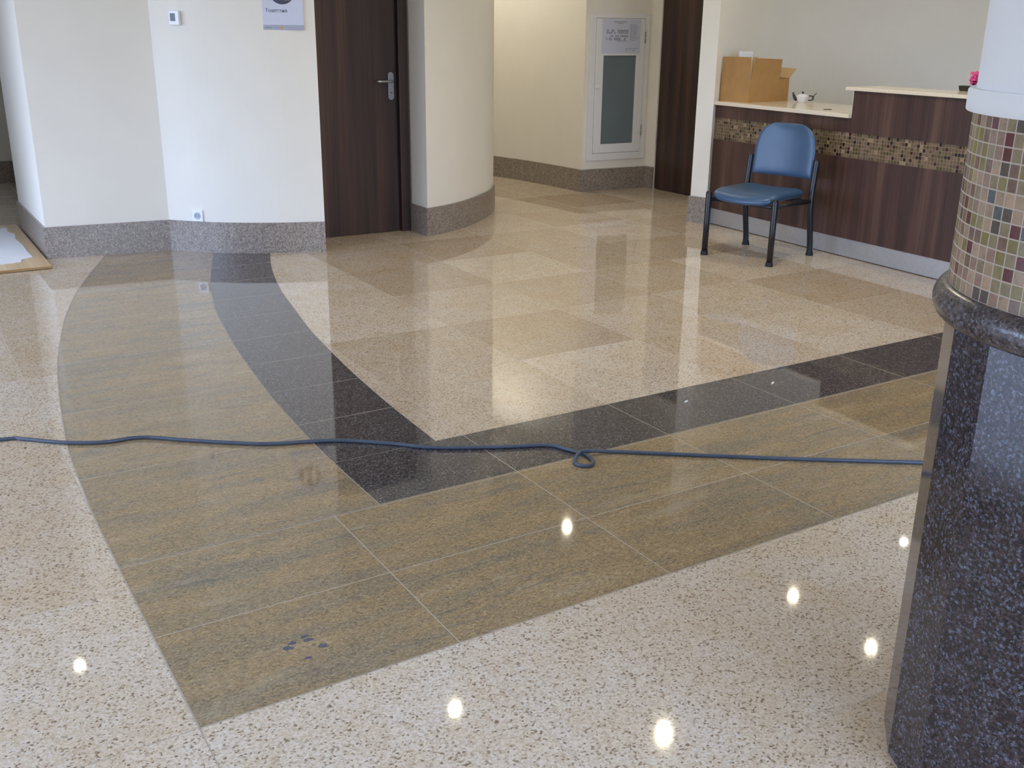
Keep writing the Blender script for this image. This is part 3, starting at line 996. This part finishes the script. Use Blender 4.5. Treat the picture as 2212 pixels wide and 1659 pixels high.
# ------------------------------------------------------------------ chair
def chair():
    fc, bc = Vector((3.900, 3.131)), Vector((4.420, 3.259))
    fwd = (fc - bc).normalized()                      # the sitter's front
    ctr = (fc + bc) / 2
    rz = atan2(fwd.y, fwd.x) + pi / 2                 # local -y is the front
    s = thing('visitor_chair', 'blue vinyl visitor chair with black tube legs in front of the reception counter', 'chair', (ctr.x, ctr.y, 0), rz)
    w, dp = 0.262, 0.268
    for sx in (-1, 1):
        l = tube('front_leg', [(sx * w, -dp, 0.012), (sx * w, -dp + 0.004, 0.25), (sx * w, -dp + 0.006, 0.43), (sx * w, -dp + 0.006, 0.445)], [0.021, 0.021, 0.021, 0.017], 'black_metal', s, 16)
        lathe('foot_cap', [(0, 0), (0.027, 0), (0.026, 0.010), (0.0225, 0.030), (0, 0.030)], 'rubber', l, 16, c=(sx * w, -dp, 0))
        pts = smooth([(sx * w, dp, 0.012), (sx * w, dp - 0.010, 0.10), (sx * w, dp - 0.040, 0.25), (sx * w, dp - 0.056, 0.36), (sx * w, dp - 0.054, 0.46), (sx * w, dp - 0.038, 0.60), (sx * w, dp - 0.030, 0.665)], 5)
        l = tube('rear_leg', pts, 0.021, 'black_metal', s, 16)
        lathe('foot_cap', [(0, 0), (0.027, 0), (0.026, 0.010), (0.0225, 0.030), (0, 0.030)], 'rubber', l, 16, c=(sx * w, dp, 0))
    bm = bmesh.new()
    for sx in (-1, 1):
        bm_tube(bm, [(sx * w, -dp, 0.395), (sx * w, dp - 0.055, 0.385)], 0.013, 10)
    bm_tube(bm, [(-w, -dp + 0.01, 0.392), (w, -dp + 0.01, 0.392)], 0.013, 10)
    bm_tube(bm, [(-w, dp - 0.058, 0.38), (w, dp - 0.058, 0.38)], 0.013, 10)
    build('seat_frame', bm, 'black_metal', s, smooth_=True)
    # pillow-like panels: a grid on both faces, thickness falling off at the rim
    def pad(name, half_w, v0, v1, thick, place, nu=28, nv=28, pu=8, pv=8):
        bm = bmesh.new()
        def pt(i, j, side):
            u = -cos(pi * i / nu)
            v = -cos(pi * j / nv)
            h = half_w((v + 1) / 2)
            e = max(0.0, (1 - abs(u) ** pu)) ** 0.5 * max(0.0, (1 - abs(v) ** pv)) ** 0.5
            return place(u * h, v0 + (v1 - v0) * (v + 1) / 2, side * thick * 0.5 * e, u, v)
        g = {}
        for side in (-1, 1):
            for i in range(nu + 1):
                for j in range(nv + 1):
                    rim = i in (0, nu) or j in (0, nv)
                    key = (i, j, 0 if rim else side)
                    if key not in g:
                        g[key] = bm.verts.new(pt(i, j, side))
        for side in (-1, 1):
            for i in range(nu):
                for j in range(nv):
                    q = [(i, j), (i + 1, j), (i + 1, j + 1), (i, j + 1)]
                    vs = [g[(a, b, 0 if (a in (0, nu) or b in (0, nv)) else side)] for a, b in q]
                    vs2 = []
                    for x in vs:
                        if x not in vs2:
                            vs2.append(x)
                    if len(vs2) > 2:
                        try:
                            bm.faces.new(vs2)
                        except ValueError:
                            pass
        return build(name, bm, 'vinyl', s, smooth_=True)
    def seat_w(t):                                    # t 0 front .. 1 back
        r = 0.10
        base = 0.246 - 0.012 * t
        if t < 0.16:
            k = 1 - t / 0.16
            return base - 0.06 * k ** 2.2
        if t > 0.86:
            k = (t - 0.86) / 0.14
            return base - 0.05 * k ** 2.2
        return base
    def seat_place(x, y, z, u, v):
        drop = 0.030 * max(0.0, (-v - 0.35) / 0.65) ** 2
        bow = -0.028 * (1 - u * u) if v < 0 else 0.0
        return (x, y + bow * max(0, -v), 0.437 + z - drop + 0.010 * u * u)
    pad('seat', seat_w, -dp - 0.015, dp - 0.075, 0.072, seat_place)
    def back_w(t):                                    # t 0 bottom .. 1 top
        if t < 0.06:
            return 0.232 + 0.006 * t / 0.06
        if t < 0.52:
            return 0.238
        k = (t - 0.52) / 0.48
        return 0.238 - 0.030 * k - 0.100 * k ** 4.5
    def back_place(x, z, y, u, v):
        lean = 0.12 * (z - 0.53)
        curve = 0.030 * (1 - u * u)
        return (x, dp - 0.040 + y + lean + curve, z)
    pad('backrest', back_w, 0.532, 0.893, 0.046, back_place)
chair()

# ------------------------------------------------------------------ column
def column():
    cx, cy = 0.895, -1.074
    s = thing('column', 'round white column on a mosaic drum and dark granite pedestal at the right edge', 'column', (cx, cy, 0))
    R = 0.364
    pts = [(R * cos(radians(123.3 + 20 * k)), R * sin(radians(123.3 + 20 * k))) for k in range(18)]
    prism('pedestal', pts, 0.0, 0.985, 'pedestal', s, bevel=0.0015)
    prof = [(0.30, 0.978)] + [(0.368 + 0.027 * cos(a), 1.012 + 0.034 * sin(a)) for a in [radians(-90 + 180 * i / 12) for i in range(13)]] + [(0.30, 1.046)]
    lathe('bullnose_ring', prof, 'bullnose', s, 96)
    bm = bmesh.new()
    uvl = bm.loops.layers.uv.new('UVMap')
    seg, Rm, z0, z1 = 192, 0.371, 1.046, 1.368
    rows = 13
    for k in range(seg):
        a0, a1 = 2 * pi * k / seg, 2 * pi * (k + 1) / seg
        f = bm.faces.new([bm.verts.new((Rm * cos(a), Rm * sin(a), z)) for a, z in ((a0, z0), (a1, z0), (a1, z1), (a0, z1))])
        for l, (i, j) in zip(f.loops, ((k, 0), (k + 1, 0), (k + 1, 1), (k, 1))):
            l[uvl].uv = (i * 94 / seg, j * rows)
    bmesh.ops.remove_doubles(bm, verts=bm.verts, dist=1e-5)
    build('mosaic_drum', bm, 'mosaic_col', s, smooth_=True)
    lathe('collar', [(0.30, 1.366), (0.383, 1.366), (0.385, 1.369), (0.385, 1.402), (0.382, 1.406), (0.30, 1.406)], 'column_white', s, 96)
    lathe('shaft', [(0.371, 1.404), (0.371, HC - 0.001)], 'column_white', s, 96)
column()

# ------------------------------------------------------------------ things on the floor
def cable():
    pts = [(-4.2, 2.75), (-2.4, 2.42), (-1.3, 2.16), (-0.846, 2.072), (-0.771, 2.034), (-0.656, 1.93), (-0.521, 1.852), (-0.382, 1.83), (-0.246, 1.718), (-0.074, 1.582), (0.03, 1.516), (0.158, 1.468), (0.268, 1.415), (0.422, 1.289), (0.534, 1.181), (0.755, 1.059), (0.916, 0.986), (0.961, 0.912)]
    loop = [(0.986, 0.845), (0.986, 0.785), (0.955, 0.748), (0.920, 0.760), (0.918, 0.800), (0.958, 0.838)]
    tail = [(1.03, 0.845), (1.10, 0.805), (1.148, 0.773), (1.341, 0.63), (1.616, 0.43), (1.893, 0.239), (2.031, 0.144), (2.5, -0.2), (3.2, -0.9)]
    r = 0.0072
    p3 = [(x, y, r) for x, y in pts] + [(x, y, r) for x, y in loop[:5]] + [(loop[5][0], loop[5][1], r + 0.0075)] + [(1.0, 0.850, r + 0.008)] + [(x, y, r) for x, y in tail[1:]]
    tag(tube('power_cable', smooth(p3, 6), r, 'cable', None, 10), 'long blue-grey power cable with a small loop lying across the floor', 'cable')
cable()

def board():
    # against the wall at the far left, a sheet of white material on top
    b = thing('plywood_board', 'pale plywood board lying on the floor against the left wall', 'board', (-0.202, 5.09, 0))
    prism('board', [(0.0, 0.0), (0.0, 1.70), (-1.2, 1.70), (-1.2, 0.0)], 0.003, 0.019, 'ply', b)
    bm = bmesh.new()
    bm_box(bm, -1.2, 0.0, -0.0015, 0.0, 0.003, 0.019)
    bm_box(bm, 0.0, 0.0015, 0.0, 1.70, 0.003, 0.019)
    build('board_edge', bm, 'plyedge', b)
    rnd = random.Random(3)
    outline = [(-0.62, 5.27), (-0.55, 5.275), (-0.47, 5.28), (-0.40, 5.29), (-0.355, 5.30), (-0.345, 5.38), (-0.30, 5.40), (-0.268, 5.43), (-0.275, 5.65), (-0.270, 5.9), (-0.285, 6.15), (-0.262, 6.36), (-0.30, 6.45), (-0.285, 6.62), (-0.36, 6.66), (-0.62, 6.62)]
    bm = bmesh.new()
    bm_prism(bm, outline, 0.0195, 0.0225)
    o = build('packing_foil', bm, 'paper', None)
    tag(o, 'torn white packing sheet lying on the plywood board', 'sheet')
board()

def scraps():
    g = 'white scraps on the black floor band'
    specs = [((2.210, 1.095), 0.020, 0.5, 'slim white scrap on the black floor band, nearest the column'),
             ((1.709, 1.103), 0.015, 0.3, 'white scrap on the black floor band, farthest left of the two')]
    for (x, y), ln, a, lab in specs:
        bm = bmesh.new()
        bm_prism(bm, [(-ln, -0.003), (ln * 0.2, -0.005), (ln, 0.0), (ln * 0.4, 0.004), (-ln * 0.7, 0.003)], 0.0, 0.003)
        o = build('paper_scrap', bm, 'paper', None)
        o.location = (x, y, 0.0005)
        o.rotation_euler = (0, 0, a)
        tag(o, lab, 'paper scrap', g)
scraps()

# ------------------------------------------------------------------ ceiling downlights (seen mirrored in the polished floor)
def downlight(x, y, label, power, warm=False):
    s = thing('ceiling_downlight', label, 'ceiling light', (x, y, HC), 0.0, 'recessed ceiling downlights')
    lathe('trim_ring', [(0.048, 0.004), (0.066, -0.001), (0.066, -0.004), (0.060, -0.007), (0.047, -0.004)], 'white', s, 32, True)
    lathe('housing', [(0.0475, 0.0), (0.046, 0.07), (0.0, 0.07), (0.0, 0.073), (0.049, 0.073), (0.0495, 0.0)], 'can', s, 24)
    lathe('lip', [(0.0485, 0.0), (0.0455, 0.0), (0.0450, 0.018), (0.0482, 0.018)], 'white', s, 32, True)
    lathe('bulb', [(0, 0.040), (0.012, 0.041), (0.014, 0.045), (0.010, 0.069), (0, 0.069)], 'bulb_warm' if warm else 'bulb', s, 24)
    l = bpy.data.lights.new('lamp', 'SPOT')
    l.energy = power
    l.spot_size = radians(165)
    l.spot_blend = 0.6
    l.shadow_soft_size = 0.029
    l.color = (1.0, 0.97, 0.88) if warm else (1.0, 0.90, 0.66)
    o = bpy.data.objects.new('lamp', l)
    COL.objects.link(o)
    o.parent = s
    o.location = (0, 0, 0.010)
LW = 23
for x, y, lab, pw, warm in [
    (-0.39, 5.04, 'recessed ceiling downlight mirrored as the bright spot at the left of the floor', 6, False),
    (1.71, 3.21, 'recessed ceiling downlight mirrored just in front of the olive band', LW, False),
    (2.77, 2.27, 'recessed ceiling downlight mirrored as the bright spot nearest the bottom edge', 100, False),
    (4.77, 2.25, 'recessed ceiling downlight mirrored close beside the granite pedestal', LW, False),
    (4.82, 3.09, 'recessed ceiling downlight mirrored above the spot beside the pedestal', LW, False),
    (3.91, 5.06, 'recessed ceiling downlight mirrored as the tiny spot on the olive band', LW, False),
    (6.40, 3.25, 'recessed ceiling downlight over the reception, mirrored as a faint ring by the pedestal', 4, True),
    (4.15, 7.2, 'recessed ceiling downlight lighting the corridor behind the curved wall', 46, True),
    (4.15, 8.6, 'recessed ceiling downlight at the far end of the corridor behind the curved wall', 34, True)]:
    downlight(x, y, lab, pw, warm)
